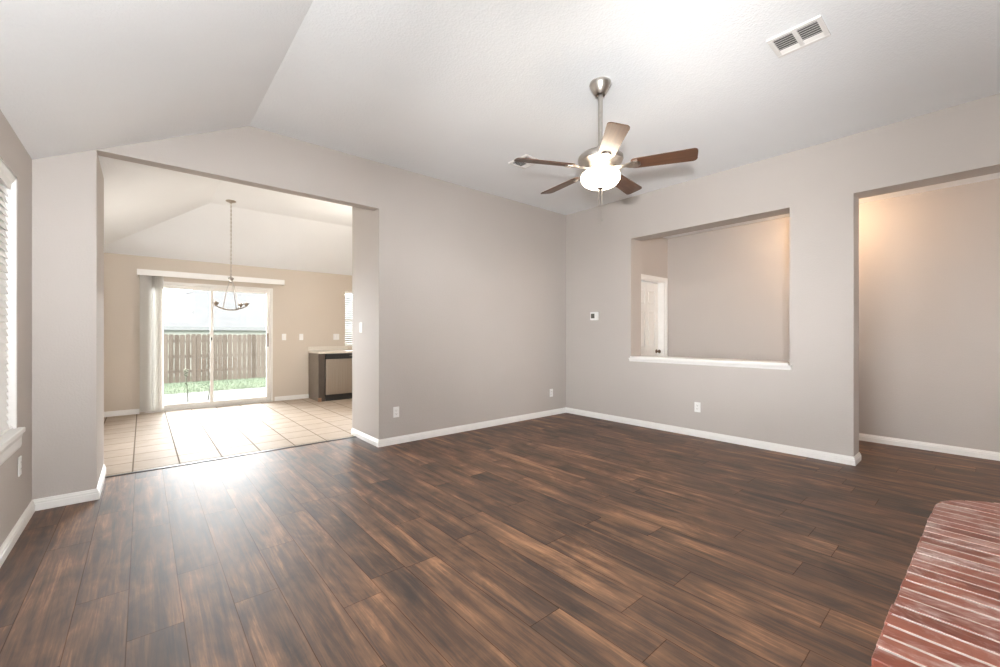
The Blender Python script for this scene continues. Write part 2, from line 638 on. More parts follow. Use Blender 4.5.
# ceiling: flat centre, slopes rising from the left wall and from the dining far wall
YRF = YFAR - (ZC - ZL) / SL
def slab(mb, quad, t=0.12):
    lo = [mb.bm.verts.new(q) for q in quad]
    hi = [mb.bm.verts.new((q[0], q[1], q[2] + t)) for q in quad]
    n = len(quad)
    mb.bm.faces.new(lo)
    mb.bm.faces.new(hi[::-1])
    for i in range(n):
        mb.bm.faces.new((lo[i], lo[(i + 1) % n], hi[(i + 1) % n], hi[i]))
e = 0.15
mb = MB()
slab(mb, [(XL - e, YN - e, ZL - SL * e), (XRG, YN - e, ZC), (XRG, YRF, ZC), (XL - e, YFAR + e, ZL - SL * e)])
slab(mb, [(XRG, YRF, ZC), (XK + e, YRF, ZC), (XK + e, YFAR + e, ZL - SL * e), (XL - e, YFAR + e, ZL - SL * e)])
slab(mb, [(XRG, YN - e, ZC), (XR + 0.2, YN - e, ZC), (XR + 0.2, YRF, ZC), (XRG, YRF, ZC)])
struct(mb.build('ceiling', M['ceiling']))
struct(MB().box(XRB - 0.05, XH + 0.1, -2.9, YHE + 0.3, ZHC, ZHC + 0.1).build('ceiling_hall', M['ceiling']))

# left wall with a window hole and two holes for added fill windows
WY0, WY1, WZ0, WZ1 = 2.30, 3.84, 0.645, 2.175
ZT = 2.55
mb = MB()
VY0, VY1, VZ0, VZ1 = 0.22, 1.78, 0.72, 2.18
mb.box(XL - 0.15, XL, YN - 0.15, VY0, 0, ZT)
mb.box(XL - 0.15, XL, VY1, WY0, 0, ZT)
mb.box(XL - 0.15, XL, VY0, VY1, 0, VZ0)
mb.box(XL - 0.15, XL, VY0, VY1, VZ1, ZT)
UY0, UY1, UZ0, UZ1 = 5.40, 6.60, 0.90, 2.10
mb.box(XL - 0.15, XL, WY1, UY0, 0, ZT)
mb.box(XL - 0.15, XL, UY1, YFAR + 0.15, 0, ZT)
mb.box(XL - 0.15, XL, UY0, UY1, 0, UZ0)
mb.box(XL - 0.15, XL, UY0, UY1, UZ1, ZT)
mb.box(XL - 0.15, XL, WY0, WY1, 0, WZ0)
mb.box(XL - 0.15, XL, WY0, WY1, WZ1, ZT)
struct(mb.build('wall_left', M['wall']))

# near wall behind the camera with a hole for the added fill window
NX0, NX1, NZ0, NZ1 = -0.45, 1.35, 1.62, 2.62
mb = MB()
mb.box(XL, NX0, YN - 0.15, YN, 0, 3.2)
mb.box(NX1, XRB, YN - 0.15, YN, 0, 3.2)
mb.box(XR, XRB, -2.8, YN - 0.15, 0, 3.2)
mb.box(NX0, NX1, YN - 0.15, YN, 0, NZ0)
mb.box(NX0, NX1, YN - 0.15, YN, NZ1, 3.2)
struct(mb.build('wall_near', M['wall']))

# back wall: deep piers either side of the dining opening and a thin header
mb = MB()
top = 3.16
mb.prism([(XL, YB), (XO0, YB), (XO0, YE), (XL, YE)], 0, lambda x, y: ZL + SL * (x - XL) + 0.06)
mb.box(XO1, XR, YB, YE, 0, top)
mb.prism([(XO0, YB), (XRG, YB), (XRG, YB + 0.125), (XO0, YB + 0.125)], ZH, lambda x, y: max(ZH + 0.01, ZL + SL * (x - XL) + 0.06))
mb.box(XRG, XO1, YB, YB + 0.125, ZH, top)
struct(mb.build('wall_back', M['wall']))

# right wall: pass-through and hall opening
mb = MB()
mb.box(XR, XRB, YP0, YE, 0, top)
mb.box(XR, XRB, YP1, YP0, 0, ZPS)
mb.box(XR, XRB, YP1, YP0, ZPT, top)
mb.box(XR, XRB, YRO, YP1, 0, top)
mb.box(XR, XRB, YN - 0.15, YRO, ZRO, top)
struct(mb.build('wall_right', M['wall']))

# hall beyond the right wall
struct(MB().box(XH, XH + 0.12, -2.9, YHE + 0.3, 0, ZHC + 0.1).build('wall_hall', M['wall']))
struct(MB().box(XRB - 0.02, XH + 0.12, -2.8, -2.65, 0, ZHC + 0.1).build('wall_hall_near', M['wall']))
DX0, DX1, DZ = 5.45, 6.205, 2.04
mb = MB()
mb.box(XRB, DX0, YHE, YHE + 0.14, 0, ZHC)
mb.box(DX1, XH, YHE, YHE + 0.14, 0, ZHC)
mb.box(DX0, DX1, YHE, YHE + 0.14, DZ, ZHC)
struct(mb.build('wall_hall_end', M['wall']))

# dining far wall: sliding door hole and kitchen window hole
SX0, SX1, SZ1 = 0.02, 1.80, 2.06
KX0, KX1, KZ0, KZ1 = 3.115, 4.05, 0.98, 2.10
mb = MB()
zt = ZL + 0.02
y0, y1 = YFAR, YFAR + 0.15
mb.box(XL - 0.0, SX0, y0, y1, -0.12, zt)
mb.box(SX0, SX1, y0, y1, SZ1, zt)
mb.box(SX1, KX0, y0, y1, -0.12, zt)
mb.box(KX0, KX1, y0, y1, -0.12, KZ0)
mb.box(KX0, KX1, y0, y1, KZ1, zt)
mb.box(KX1, XK + 0.15, y0, y1, -0.12, zt)
struct(mb.build('wall_far', M['wall_dining']))
struct(MB().box(XK, XK + 0.15, YE, YFAR, 0, top).build('wall_kitchen', M['wall_dining']))

# baseboards
BP = [(0, 0), (0.016, 0), (0.016, 0.046), (0.0125, 0.050), (0.0125, 0.060), (0.008, 0.066), (0.005, 0.077), (0.0, 0.079)]
def baseboard(name, path):
    return struct(MB().sweep(BP, path).build(name, M['trim']))
baseboard('baseboard_left', [(XL, YN), (XL, YB - 0.0)])
baseboard('baseboard_back_left', [(XL, YB), (XO0, YB), (XO0, YE)])
baseboard('baseboard_back', [(XO1, YE), (XO1, YB), (XR, YB)])
baseboard('baseboard_right', [(XR, YB), (XR, YRO), (XRB, YRO), (XRB, YHE)])
baseboard('baseboard_hall', [(XH, YHE), (XH, -2.65)])
baseboard('baseboard_far', [(XL, YFAR), (SX0 - 0.06, YFAR)])
baseboard('baseboard_far_right', [(SX1 + 0.03, YFAR), (2.415, YFAR)])

# pass-through sill: flat board with a sloped apron moulding
mb = MB()
mb.box(XR - 0.030, XRB + 0.02, YP1 + 0.002, YP0 - 0.002, ZPS, ZPS + 0.022)
mb.sweep([(0, ZPS - 0.05), (0.008, ZPS - 0.05), (0.014, ZPS - 0.03), (0.026, ZPS - 0.012), (0.030, ZPS), (0, ZPS)], [(XR, YP0 + 0.02), (XR, YP1 - 0.02)])
struct(mb.build('trim_pass_through_sill', M['trim'], bevel=0.003))

# ---- window_1 in the left wall
w1 = bpy.data.objects.new('window_1', None)
w1.location = (XL - 0.08, (WY0 + WY1) / 2, WZ0)
COL.objects.link(w1)
struct(w1)
mb = MB()
xa, xb = XL - 0.14, XL - 0.085
mb.box(xa, xb, WY0, WY0 + 0.05, WZ0, WZ1)
mb.box(xa, xb, WY1 - 0.05, WY1, WZ0, WZ1)
mb.box(xa, xb, WY0, WY1, WZ1 - 0.05, WZ1)
mb.box(xa, xb, WY0, WY1, WZ0, WZ0 + 0.05)
mb.box(xa, xb, WY0, WY1, 1.38, 1.43)
mb.build('window_frame', M['vinyl'], w1, bevel=0.004)
MB().box(xa + 0.02, xa + 0.026, WY0 + 0.04, WY1 - 0.04, WZ0 + 0.04, WZ1 - 0.04).build('pane', glass('dark_dimming_pane', (0.27, 0.27, 0.27)), w1)  # dark tint added to hold back sky light on blinds and jamb
mb = MB()
mb.box(XL - 0.085, XL - 0.002, WY0 + 0.0, WY0 + 0.018, WZ0 + 0.0, WZ1)
mb.box(XL - 0.085, XL - 0.002, WY1 - 0.018, WY1, WZ0 + 0.0, WZ1)
mb.box(XL - 0.085, XL - 0.002, WY0, WY1, WZ1 - 0.012, WZ1)
mb.build('window_jamb', M['trim'], w1)
mb = MB()
mb.box(XL - 0.09, XL + 0.030, WY0 - 0.035, WY1 + 0.035, WZ0 - 0.028, WZ0 + 0.005)
mb.build('window_sill', M['trim'], w1, bevel=0.006)
mb = MB()
mb.sweep([(0, WZ0 - 0.115), (0.012, WZ0 - 0.115), (0.016, WZ0 - 0.10), (0.016, WZ0 - 0.055), (0.024, WZ0 - 0.028), (0, WZ0 - 0.028)], [(XL, WY0 - 0.02), (XL, WY1 + 0.02)])
mb.build('window_apron', M['trim'], w1)

# ---- fill_window_2 behind the camera, added to let fill light in
w2 = bpy.data.objects.new('fill_window_2', None)
w2.location = ((NX0 + NX1) / 2, YN - 0.1, NZ0)
COL.objects.link(w2)
struct(w2)
mb = MB()
ya, yb_ = YN - 0.14, YN - 0.09
mb.box(NX0, NX0 + 0.045, ya, yb_, NZ0, NZ1)
mb.box(NX1 - 0.045, NX1, ya, yb_, NZ0, NZ1)
mb.box(NX0, NX1, ya, yb_, NZ1 - 0.045, NZ1)
mb.box(NX0, NX1, ya, yb_, NZ0, NZ0 + 0.045)
mb.build('window_frame', M['vinyl'], w2, bevel=0.004)
MB().box(NX0 + 0.04, NX1 - 0.04, YN - 0.12, YN - 0.114, NZ0 + 0.04, NZ1 - 0.04).build('pane', M['dimmed'], w2)

# ---- fill_window_4 added in the left wall beside the camera for fill light
w4 = bpy.data.objects.new('fill_window_4', None)
w4.location = (XL - 0.1, (VY0 + VY1) / 2, VZ0)
COL.objects.link(w4)
struct(w4)
mb = MB()
xa, xb = XL - 0.148, XL - 0.115
mb.box(xa, xb, VY0, VY0 + 0.045, VZ0, VZ1)
mb.box(xa, xb, VY1 - 0.045, VY1, VZ0, VZ1)
mb.box(xa, xb, VY0, VY1, VZ1 - 0.045, VZ1)
mb.box(xa, xb, VY0, VY1, VZ0, VZ0 + 0.045)
mb.build('window_frame', M['vinyl'], w4, bevel=0.004)
MB().box(XL - 0.136, XL - 0.130, VY0 + 0.04, VY1 - 0.04, VZ0 + 0.04, VZ1 - 0.04).build('pane', M['dimmed'], w4)

# ---- fill_window_5 added unseen in the left wall of the dining room for fill
w5 = bpy.data.objects.new('fill_window_5', None)
w5.location = (XL - 0.1, (UY0 + UY1) / 2, UZ0)
COL.objects.link(w5)
struct(w5)
mb = MB()
xa, xb = XL - 0.148, XL - 0.10
mb.box(xa, xb, UY0, UY0 + 0.045, UZ0, UZ1)
mb.box(xa, xb, UY1 - 0.045, UY1, UZ0, UZ1)
mb.box(xa, xb, UY0, UY1, UZ1 - 0.045, UZ1)
mb.box(xa, xb, UY0, UY1, UZ0, UZ0 + 0.045)
mb.box(xa, xb, UY0, UY1, 1.48, 1.52)
mb.build('window_frame', M['vinyl'], w5, bevel=0.004)
MB().box(XL - 0.136, XL - 0.130, UY0 + 0.04, UY1 - 0.04, UZ0 + 0.04, UZ1 - 0.04).build('pane', glass('grey_dimmed_glass', (0.55, 0.55, 0.55)), w5)  # grey tint dims the sky through this added window

# ---- window_3 over the kitchen counter
w3 = bpy.data.objects.new('window_3', None)
w3.location = ((KX0 + KX1) / 2, YFAR + 0.1, KZ0)
COL.objects.link(w3)
struct(w3)
mb = MB()
ya, yb_ = YFAR + 0.08, YFAR + 0.14
mb.box(KX0, KX0 + 0.04, ya, yb_, KZ0, KZ1)
mb.box(KX1 - 0.04, KX1, ya, yb_, KZ0, KZ1)
mb.box(KX0, KX1, ya, yb_, KZ1 - 0.04, KZ1)
mb.box(KX0, KX1, ya, yb_, KZ0, KZ0 + 0.04)
mb.box(KX0, KX1, ya, yb_, 1.52, 1.56)
mb.build('window_frame', M['vinyl'], w3, bevel=0.004)
MB().box(KX0 + 0.03, KX1 - 0.03, ya + 0.03, ya + 0.036, KZ0 + 0.03, KZ1 - 0.03).build('pane', M['glass'], w3)

# ---- door_1: the sliding patio door
d1 = bpy.data.objects.new('door_1', None)
d1.location = ((SX0 + SX1) / 2, YFAR + 0.06, 0)
COL.objects.link(d1)
struct(d1)
mb = MB()
ya, yb_ = YFAR - 0.006, YFAR + 0.14
mb.box(SX0, SX0 + 0.035, ya, yb_, 0.0, SZ1)
mb.box(SX1 - 0.035, SX1, ya, yb_, 0.0, SZ1)
mb.box(SX0 + 0.035, SX1 - 0.035, ya, yb_, SZ1 - 0.045, SZ1)
mb.build('door_frame', M['vinyl'], d1, bevel=0.003)
mb = MB()
mb.box(SX0, SX1, YFAR - 0.012, YFAR + 0.15, 0.0, 0.025)
mb.box(SX0 + 0.03, SX1 - 0.03, YFAR + 0.035, YFAR + 0.042, 0.025, 0.040)
mb.box(SX0 + 0.03, SX1 - 0.03, YFAR + 0.085, YFAR + 0.092, 0.025, 0.040)
mb.build('door_track', M['aluminium'], d1, bevel=0.002)
XM = 0.885
def sash(x0, x1, ya, yb_, sl, sr):
    mb = MB()
    mb.box(x0, x0 + sl, ya, yb_, 0.035, SZ1 - 0.045)
    mb.box(x1 - sr, x1, ya, yb_, 0.035, SZ1 - 0.045)
    mb.box(x0 + sl, x1 - sr, ya, yb_, SZ1 - 0.105, SZ1 - 0.045)
    mb.box(x0 + sl, x1 - sr, ya, yb_, 0.035, 0.095)
    o = mb.build('door_panel', M['vinyl'], d1, bevel=0.003)
    MB().box(x0 + sl - 0.005, x1 - sr + 0.005, (ya + yb_) / 2 - 0.003, (ya + yb_) / 2 + 0.003, 0.09, SZ1 - 0.10).build('pane', M['glass'], o)
    return o
sash(SX0 + 0.035, XM + 0.025, YFAR + 0.072, YFAR + 0.105, 0.06, 0.045)
ps = sash(XM - 0.025, SX1 - 0.035, YFAR + 0.022, YFAR + 0.055, 0.045, 0.06)
mb = MB()
mb.box(SX1 - 0.088, SX1 - 0.068, YFAR + 0.000, YFAR + 0.012, 1.00, 1.24)
mb.box(SX1 - 0.088, SX1 - 0.068, YFAR + 0.005, YFAR + 0.024, 1.00, 1.02)
mb.box(SX1 - 0.088, SX1 - 0.068, YFAR + 0.005, YFAR + 0.024, 1.22, 1.24)
mb.build('door_handle', M['brass_dark'], ps, bevel=0.003)
MB().box(XM - 0.014, XM + 0.004, YFAR + 0.012, YFAR + 0.024, 1.12, 1.17).build('door_latch', M['dark_plastic'], ps, bevel=0.003)

# ---- door_2: the panelled door at the end of the hall
d2 = bpy.data.objects.new('door_2', None)
d2.location = ((DX0 + DX1) / 2, YHE + 0.1, 0)
COL.objects.link(d2)
struct(d2)
mb = MB()
c = 0.060
for (x0, x1) in ((DX0 - c, DX0), (DX1, DX1 + c)):
    mb.box(x0, x1, YHE - 0.017, YHE, 0.0, DZ + c)
    mb.box(x0 + 0.012, x1 - 0.012, YHE - 0.022, YHE - 0.017, 0.0, DZ + c - 0.012)
mb.box(DX0, DX1, YHE - 0.017, YHE, DZ, DZ + c)
mb.box(DX0, DX1, YHE - 0.022, YHE - 0.017, DZ + 0.012, DZ + c - 0.012)
mb.build('door_casing', M['trim'], d2, bevel=0.003)
mb = MB()
mb.box(DX0 + 0.001, DX0 + 0.018, YHE, YHE + 0.14, 0, DZ)
mb.box(DX1 - 0.018, DX1 - 0.001, YHE, YHE + 0.14, 0, DZ)
mb.box(DX0 + 0.018, DX1 - 0.018, YHE, YHE + 0.14, DZ - 0.018, DZ - 0.001)
mb.build('door_jamb', M['trim'], d2)
mb = MB()
lx0, lx1 = DX0 + 0.021, DX1 - 0.021
ly0, ly1 = YHE + 0.095, YHE + 0.13
mb.box(lx0, lx1, ly0 + 0.014, ly1, 0.01, DZ - 0.021)
sw = 0.105
xm = (lx0 + lx1) / 2
zs = [0.01, 0.23, 0.86, 1.03, 1.58, 1.69, 1.90, DZ - 0.021]
for x0, x1 in ((lx0, lx0 + sw), (xm - 0.045, xm + 0.045), (lx1 - sw, lx1)):
    mb.box(x0, x1, ly0, ly0 + 0.014, 0.01, DZ - 0.021)
for z0, z1 in ((zs[0], zs[1]), (zs[2], zs[3]), (zs[4], zs[5]), (zs[6], zs[7])):
    mb.box(lx0 + sw, xm - 0.045, ly0, ly0 + 0.014, z0, z1)
    mb.box(xm + 0.045, lx1 - sw, ly0, ly0 + 0.014, z0, z1)
for z0, z1 in ((zs[1], zs[2]), (zs[3], zs[4]), (zs[5], zs[6])):
    for x0, x1 in ((lx0 + sw, xm - 0.045), (xm + 0.045, lx1 - sw)):
        mb.box(x0 + 0.028, x1 - 0.028, ly0 + 0.003, ly0 + 0.015, z0 + 0.028, z1 - 0.028)
leaf = mb.build('door_leaf', M['trim'], d2, bevel=0.004)
km = Matrix.Translation((lx1 - 0.065, ly0, 0.955)) @ Matrix.Rotation(R(90), 4, 'X')
MB().lathe([(0.030, 0.0), (0.030, 0.006), (0.012, 0.010), (0.012, 0.030), (0.024, 0.038), (0.029, 0.050), (0.024, 0.062), (0.0, 0.066)], 20, km).build('door_knob', M['brass_dark'], leaf, smooth=True)

# ================================================================== CEILING FAN
fan = thing('ceiling_fan', (FAN[0], FAN[1], ZC), 'five-blade wooden ceiling fan with a lit glass bowl on a nickel rod', 'ceiling fan')
fx, fy = FAN
ZB = 2.452
MB().lathe([(0.0, ZC), (0.077, ZC), (0.080, ZC - 0.012), (0.078, ZC - 0.022), (0.040, ZC - 0.088), (0.034, ZC - 0.092), (0.034, ZC - 0.076), (0.0, ZC - 0.076)], 40, None, fx, fy).build('canopy', M['nickel'], fan, smooth=True)
MB().lathe([(0.0, ZC - 0.074), (0.016, ZC - 0.074), (0.016, ZB + 0.10), (0.0, ZB + 0.10)], 20, None, fx, fy).build('downrod', M['nickel'], fan, smooth=True)
MB().lathe([(0, ZB + 0.165), (0.022, ZB + 0.165), (0.026, ZB + 0.13), (0.05, ZB + 0.122), (0.10, ZB + 0.115), (0.142, ZB + 0.100), (0.162, ZB + 0.078), (0.165, ZB + 0.058), (0.158, ZB + 0.042), (0.120, ZB + 0.024), (0.10, ZB - 0.006), (0, ZB - 0.006)], 56, None, fx, fy).build('motor_housing', M['nickel'], fan, smooth=True)
MB().lathe([(0, ZB - 0.007), (0.092, ZB - 0.007), (0.096, ZB - 0.020), (0.088, ZB - 0.032), (0.070, ZB - 0.036), (0.0, ZB - 0.036)], 48, None, fx, fy).build('light_fitter', M['nickel'], fan, smooth=True)
zb = ZB - 0.034
bowl = MB().lathe([(0.0, zb), (0.112, zb), (0.137, zb - 0.012), (0.143, zb - 0.033), (0.138, zb - 0.058), (0.120, zb - 0.082), (0.090, zb - 0.100), (0.05, zb - 0.110), (0.0, zb - 0.113)], 56, None, fx, fy).build('glass_bowl', M['globe'], fan, smooth=True)
bowl['label'] = 'glowing frosted glass bowl'
MB().lathe([(0, zb - 0.108), (0.026, zb - 0.108), (0.028, zb - 0.115), (0.016, zb - 0.121), (0.008, zb - 0.130), (0.0, zb - 0.134)], 20, None, fx, fy).build('finial', M['nickel'], fan, smooth=True)
rx, ry = cos(-0.7081), sin(-0.7081)
for k, ln in ((-1, 0.245), (1, 0.215)):
    px_, py_ = fx + k * 0.0115 * rx, fy + k * 0.0115 * ry
    mb = MB().tube([(px_, py_, zb - 0.125), (px_, py_, zb - 0.125 - ln)], 0.0022, 6)
    mb.lathe([(0, zb - 0.125 - ln), (0.004, zb - 0.127 - ln), (0.005, zb - 0.142 - ln), (0, zb - 0.146 - ln)], 8, None, px_, py_)
    mb.build('pull_chain', M['nickel'], fan)


def blade_mesh():
    bm = bmesh.new()
    pts = []
    r0, r1 = 0.215, 0.655
    w0, w1 = 0.056, 0.069
    def corner(cx, cy, r, a0, a1):
        return [(cx + r * cos(R(a0 + (a1 - a0) * i / 6)), cy + r * sin(R(a0 + (a1 - a0) * i / 6))) for i in range(7)]
    pts += corner(r1 - 0.03, w1 - 0.03, 0.03, 90, 0)[::1]
    pts += corner(r1 - 0.03, -w1 + 0.03, 0.03, 0, -90)
    pts += corner(r0 + 0.03, -w0 + 0.03, 0.03, -90, -180)
    pts += corner(r0 + 0.03, w0 - 0.03, 0.03, 180, 90)
    lo = [bm.verts.new((x, y, -0.003)) for x, y in pts]
    hi = [bm.verts.new((x, y, 0.003)) for x, y in pts]
    bm.faces.new(lo)
    bm.faces.new(hi[::-1])
    for i in range(len(pts)):
        j = (i + 1) % len(pts)
        bm.faces.new((lo[i], hi[i], hi[j], lo[j]))
    bmesh.ops.recalc_face_normals(bm, faces=bm.faces)
    me = bpy.data.meshes.new('blade')
    bm.to_mesh(me)
    bm.free()
    me.materials.append(M['blade'])
    return me


def iron_mesh():
    mb = MB()
    # arm from the hub to an oval plate under the blade
    mb.prism([(0.085, -0.020), (0.13, -0.014), (0.18, -0.016), (0.205, -0.028), (0.235, -0.036), (0.265, -0.030), (0.282, -0.012), (0.282, 0.012), (0.265, 0.030), (0.235, 0.036), (0.205, 0.028), (0.18, 0.016), (0.13, 0.014), (0.085, 0.020)], -0.0125, -0.0035)
    for x, y in ((0.235, 0.018), (0.235, -0.018), (0.266, 0.0)):
        mb.lathe([(0, -0.0155), (0.005, -0.015), (0.006, -0.0125)], 10, None, x, y)
    bmesh.ops.recalc_face_normals(mb.bm, faces=mb.bm.faces)
    me = bpy.data.meshes.new('blade_iron')
    mb.bm.to_mesh(me)
    mb.bm.free()
    me.materials.append(M['nickel'])
    return me


bm_, im_ = blade_mesh(), iron_mesh()
PITCH = R(-13)
for k in range(5):
    a = R(9.4 + 72 * k)
    b_ = bpy.data.objects.new('blade', bm_)
    COL.objects.link(b_)
    b_.parent = fan
    b_.location = (0, 0, ZB - ZC)
    b_.rotation_euler = (PITCH, 0, a)
    i_ = bpy.data.objects.new('blade_iron', im_)
    COL.objects.link(i_)
    i_.parent = b_

# ================================================================== CEILING VENTS
def vent(x0, x1, y0, y1, label):
    t = thing('ceiling_vent', ((x0 + x1) / 2, (y0 + y1) / 2, ZC), label, 'vent', 'white ceiling air vents')
    zt, z0 = ZC, ZC - 0.012
    b = 0.026
    ym = (y0 + y1) / 2
    mb = MB()
    mb.box(x0, x0 + b, y0, y1, z0, zt)
    mb.box(x1 - b, x1, y0, y1, z0, zt)
    mb.box(x0 + b, x1 - b, y0, y0 + b, z0, zt)
    mb.box(x0 + b, x1 - b, y1 - b, y1, z0, zt)
    mb.box(x0 + b, x1 - b, ym - 0.012, ym + 0.012, z0, zt)
    mb.build('frame', M['vent'], t, bevel=0.003)
    MB().box(x0 + b * 0.5, x1 - b * 0.5, y0 + b * 0.5, y1 - b * 0.5, zt - 0.0016, zt - 0.0003).build('backing', M['vent_dark'], t)
    for ya, yb_ in ((y0 + b, ym - 0.012), (ym + 0.012, y1 - b)):
        mb = MB()
        n = 8
        for i in range(n):
            xc = x0 + b + (x1 - x0 - 2 * b) * (i + 0.5) / n
            m = Matrix.Translation((xc, (ya + yb_) / 2, zt - 0.0075)) @ Matrix.Rotation(R(-28 if i < n * 0.67 else 20), 4, 'Y')
            mb.box(-0.0085, 0.0085, -(yb_ - ya) / 2, (yb_ - ya) / 2, -0.0008, 0.0008, m)
        mb.build('louvers', M['vent'], t)
    return t
vent(3.0, 3.245, 0.63, 0.91, 'white rectangular ceiling vent with two louver banks, far from the fan')
vent(3.01, 3.25, 3.10, 3.38, 'white ceiling vent partly hidden behind a fan blade')

# ================================================================== WALL PLATES
def plate_mesh(kind):
    """plate in XZ plane, front toward -Y, centre at origin"""
    mb = MB()
    mb.box(-0.036, 0.036, -0.006, 0, -0.058, 0.058)
    return mb
def wall_plate(name, loc, rotz, label, cat, kind, width=0.072, group=None, mat='white_plastic'):
    t = thing(name, loc, label, cat, group, local=True)
    t.rotation_euler = (0, 0, rotz)
    h = 0.118
    MB().box(-width / 2, width / 2, -0.006, 0, -h / 2, h / 2).build('cover_plate', M[mat], t, bevel=0.003)
    if kind == 'outlet':
        for s in (-1, 1):
            r = MB().box(-0.0165, 0.0165, -0.0085, -0.004, s * 0.020 - 0.014, s * 0.020 + 0.014).build('socket', M['trim'], t, bevel=0.003)
            mb = MB()
            for q in (-0.007, 0.007):
                mb.box(q - 0.0012, q + 0.0012, -0.0090, -0.0080, s * 0.020 - 0.002, s * 0.020 + 0.008)
            mb.box(-0.002, 0.002, -0.0090, -0.0080, s * 0.020 - 0.010, s * 0.020 - 0.006)
            mb.build('slots', M['dark_plastic'], t)
    elif kind == 'switch':
        n = 1 if width < 0.1 else 2
        for i in range(n):
            xo = (i - (n - 1) / 2) * 0.046
            MB().box(xo - 0.0165, xo + 0.0165, -0.0080, -0.004, -0.033, 0.033).build('rocker', M['trim' if mat == 'white_plastic' else mat], t, bevel=0.002)
    elif kind == 'blank':
        mb = MB()
        for s in (-1, 1):
            mb.lathe([(0, 0), (0.004, 0), (0.004, 0.001), (0, 0.0015)], 10, Matrix.Translation((0, -0.006, s * 0.045)) @ Matrix.Rotation(R(90), 4, 'X'))
        mb.build('screws', M['nickel'], t)
    return t
G = 'white wall outlets'
wall_plate('wall_outlet', (2.146, YB, 0.354), 0, 'white wall outlet beside the dining opening, low on the greige wall', 'outlet', 'outlet', group=G)
wall_plate('wall_outlet', (4.69, YB, 0.336), 0, 'small white outlet just left of the room corner above the baseboard', 'outlet', 'outlet', group=G)
wall_plate('wall_outlet', (XR, 2.25, 0.352), R(-90), 'white wall outlet on the greige wall below the pass-through sill', 'outlet', 'outlet', group=G)
wall_plate('wall_outlet', (XL, 3.893, 0.405), R(90), 'white wall outlet under the blinds window by the pier', 'outlet', 'outlet', group=G)
wall_plate('light_switch', (1.987, YFAR, 1.172), 0, 'white single light switch beside the sliding patio door frame', 'switch', 'switch', group='white switches on the dining wall')
wall_plate('light_switch', (2.285, YFAR, 1.172), 0, 'white single wall switch above the left end of the counter', 'switch', 'switch', group='white switches on the dining wall')
wall_plate('wall_outlet', (2.94, YFAR, 1.172), 0, 'wide white double outlet plate beside the kitchen window', 'outlet', 'switch', width=0.118)
wall_plate('light_switch', (XO1, 4.78, 1.30), R(-90), 'pale light switch on the side face of the dining opening', 'switch', 'switch', mat='almond')

t = thing('thermostat', (XR, 3.74, 1.488), 'small square white thermostat with a dark screen on the greige wall', 'thermostat', local=True)
t.rotation_euler = (0, 0, R(-90))
MB().box(-0.068, 0.068, -0.026, 0, -0.060, 0.060).build('housing', M['white_plastic'], t, bevel=0.006)
MB().box(-0.052, 0.012, -0.0272, -0.024, -0.032, 0.036).build('screen', M['screen'], t, bevel=0.002)
mb = MB()
for i in range(3):
    mb.box(0.028, 0.052, -0.0285, -0.024, 0.020 - i * 0.026, 0.034 - i * 0.026)
mb.build('buttons', M['white_plastic'], t, bevel=0.002)

# ================================================================== LEFT WINDOW BLINDS
bl = thing('window_blinds', (XL - 0.04, (WY0 + WY1) / 2, WZ1), 'white slatted horizontal blinds with crown valance in the left wall window', 'blinds')
by0, by1 = WY0 + 0.019, WY1 - 0.019
mb = MB()
mb.sweep([(0.0, WZ1 - 0.085), (0.010, WZ1 - 0.085), (0.012, WZ1 - 0.045), (0.020, WZ1 - 0.035), (0.028, WZ1 - 0.014), (0.028, WZ1 - 0.006), (0.0, WZ1 - 0.006)],
         [(XL - 0.03, by0), (XL - 0.03, by1)])
mb.box(XL - 0.075, XL - 0.03, by0, by1, WZ1 - 0.06, WZ1 - 0.014)
mb.build('valance', M['blind'], bl)
mb = MB()
n = 34
ztop, zbot = WZ1 - 0.105, WZ0 + 0.045
for i in range(n):
    z = zbot + (ztop - zbot) * i / (n - 1)
    m = Matrix.Translation((XL - 0.040, 0, z)) @ Matrix.Rotation(R(72), 4, 'Y')
    mb.box(-0.025, 0.025, by0, by1, -0.0014, 0.0014, m)
mb.build('slats', M['blind'], bl)
MB().box(XL - 0.063, XL - 0.017, by0, by1, WZ0 + 0.008, WZ0 + 0.026).build('bottom_rail', M['blind'], bl, bevel=0.004)
for yc in (by0 + 0.15, (by0 + by1) / 2, by1 - 0.10):
    mb = MB()
    for xo in (-0.066, -0.014):
        mb.tube([(XL + xo, yc, WZ1 - 0.09), (XL + xo, yc, WZ0 + 0.02)], 0.0014, 5)
    mb.build('ladder_cord', M['blind'], bl)

# kitchen window blinds
kb = thing('window_blinds', ((KX0 + KX1) / 2, YFAR + 0.03, KZ1), 'white slatted blinds in the kitchen window beside the dining opening edge', 'blinds')
MB().box(KX0 + 0.005, KX1 - 0.005, YFAR + 0.005, YFAR + 0.055, KZ1 - 0.055, KZ1 - 0.004).build('valance', M['blind'], kb, bevel=0.004)
mb = MB()
for i in range(24):
    z = KZ0 + 0.05 + (KZ1 - KZ0 - 0.13) * i / 23
    m = Matrix.Translation((0, YFAR + 0.035, z)) @ Matrix.Rotation(R(24), 4, 'X')
    mb.box(KX0 + 0.01, KX1 - 0.01, -0.024, 0.024, -0.0013, 0.0013, m)
mb.build('slats', M['blind'], kb)
MB().box(KX0 + 0.01, KX1 - 0.01, YFAR + 0.012, YFAR + 0.055, KZ0 + 0.008, KZ0 + 0.026).build('bottom_rail', M['blind'], kb, bevel=0.003)

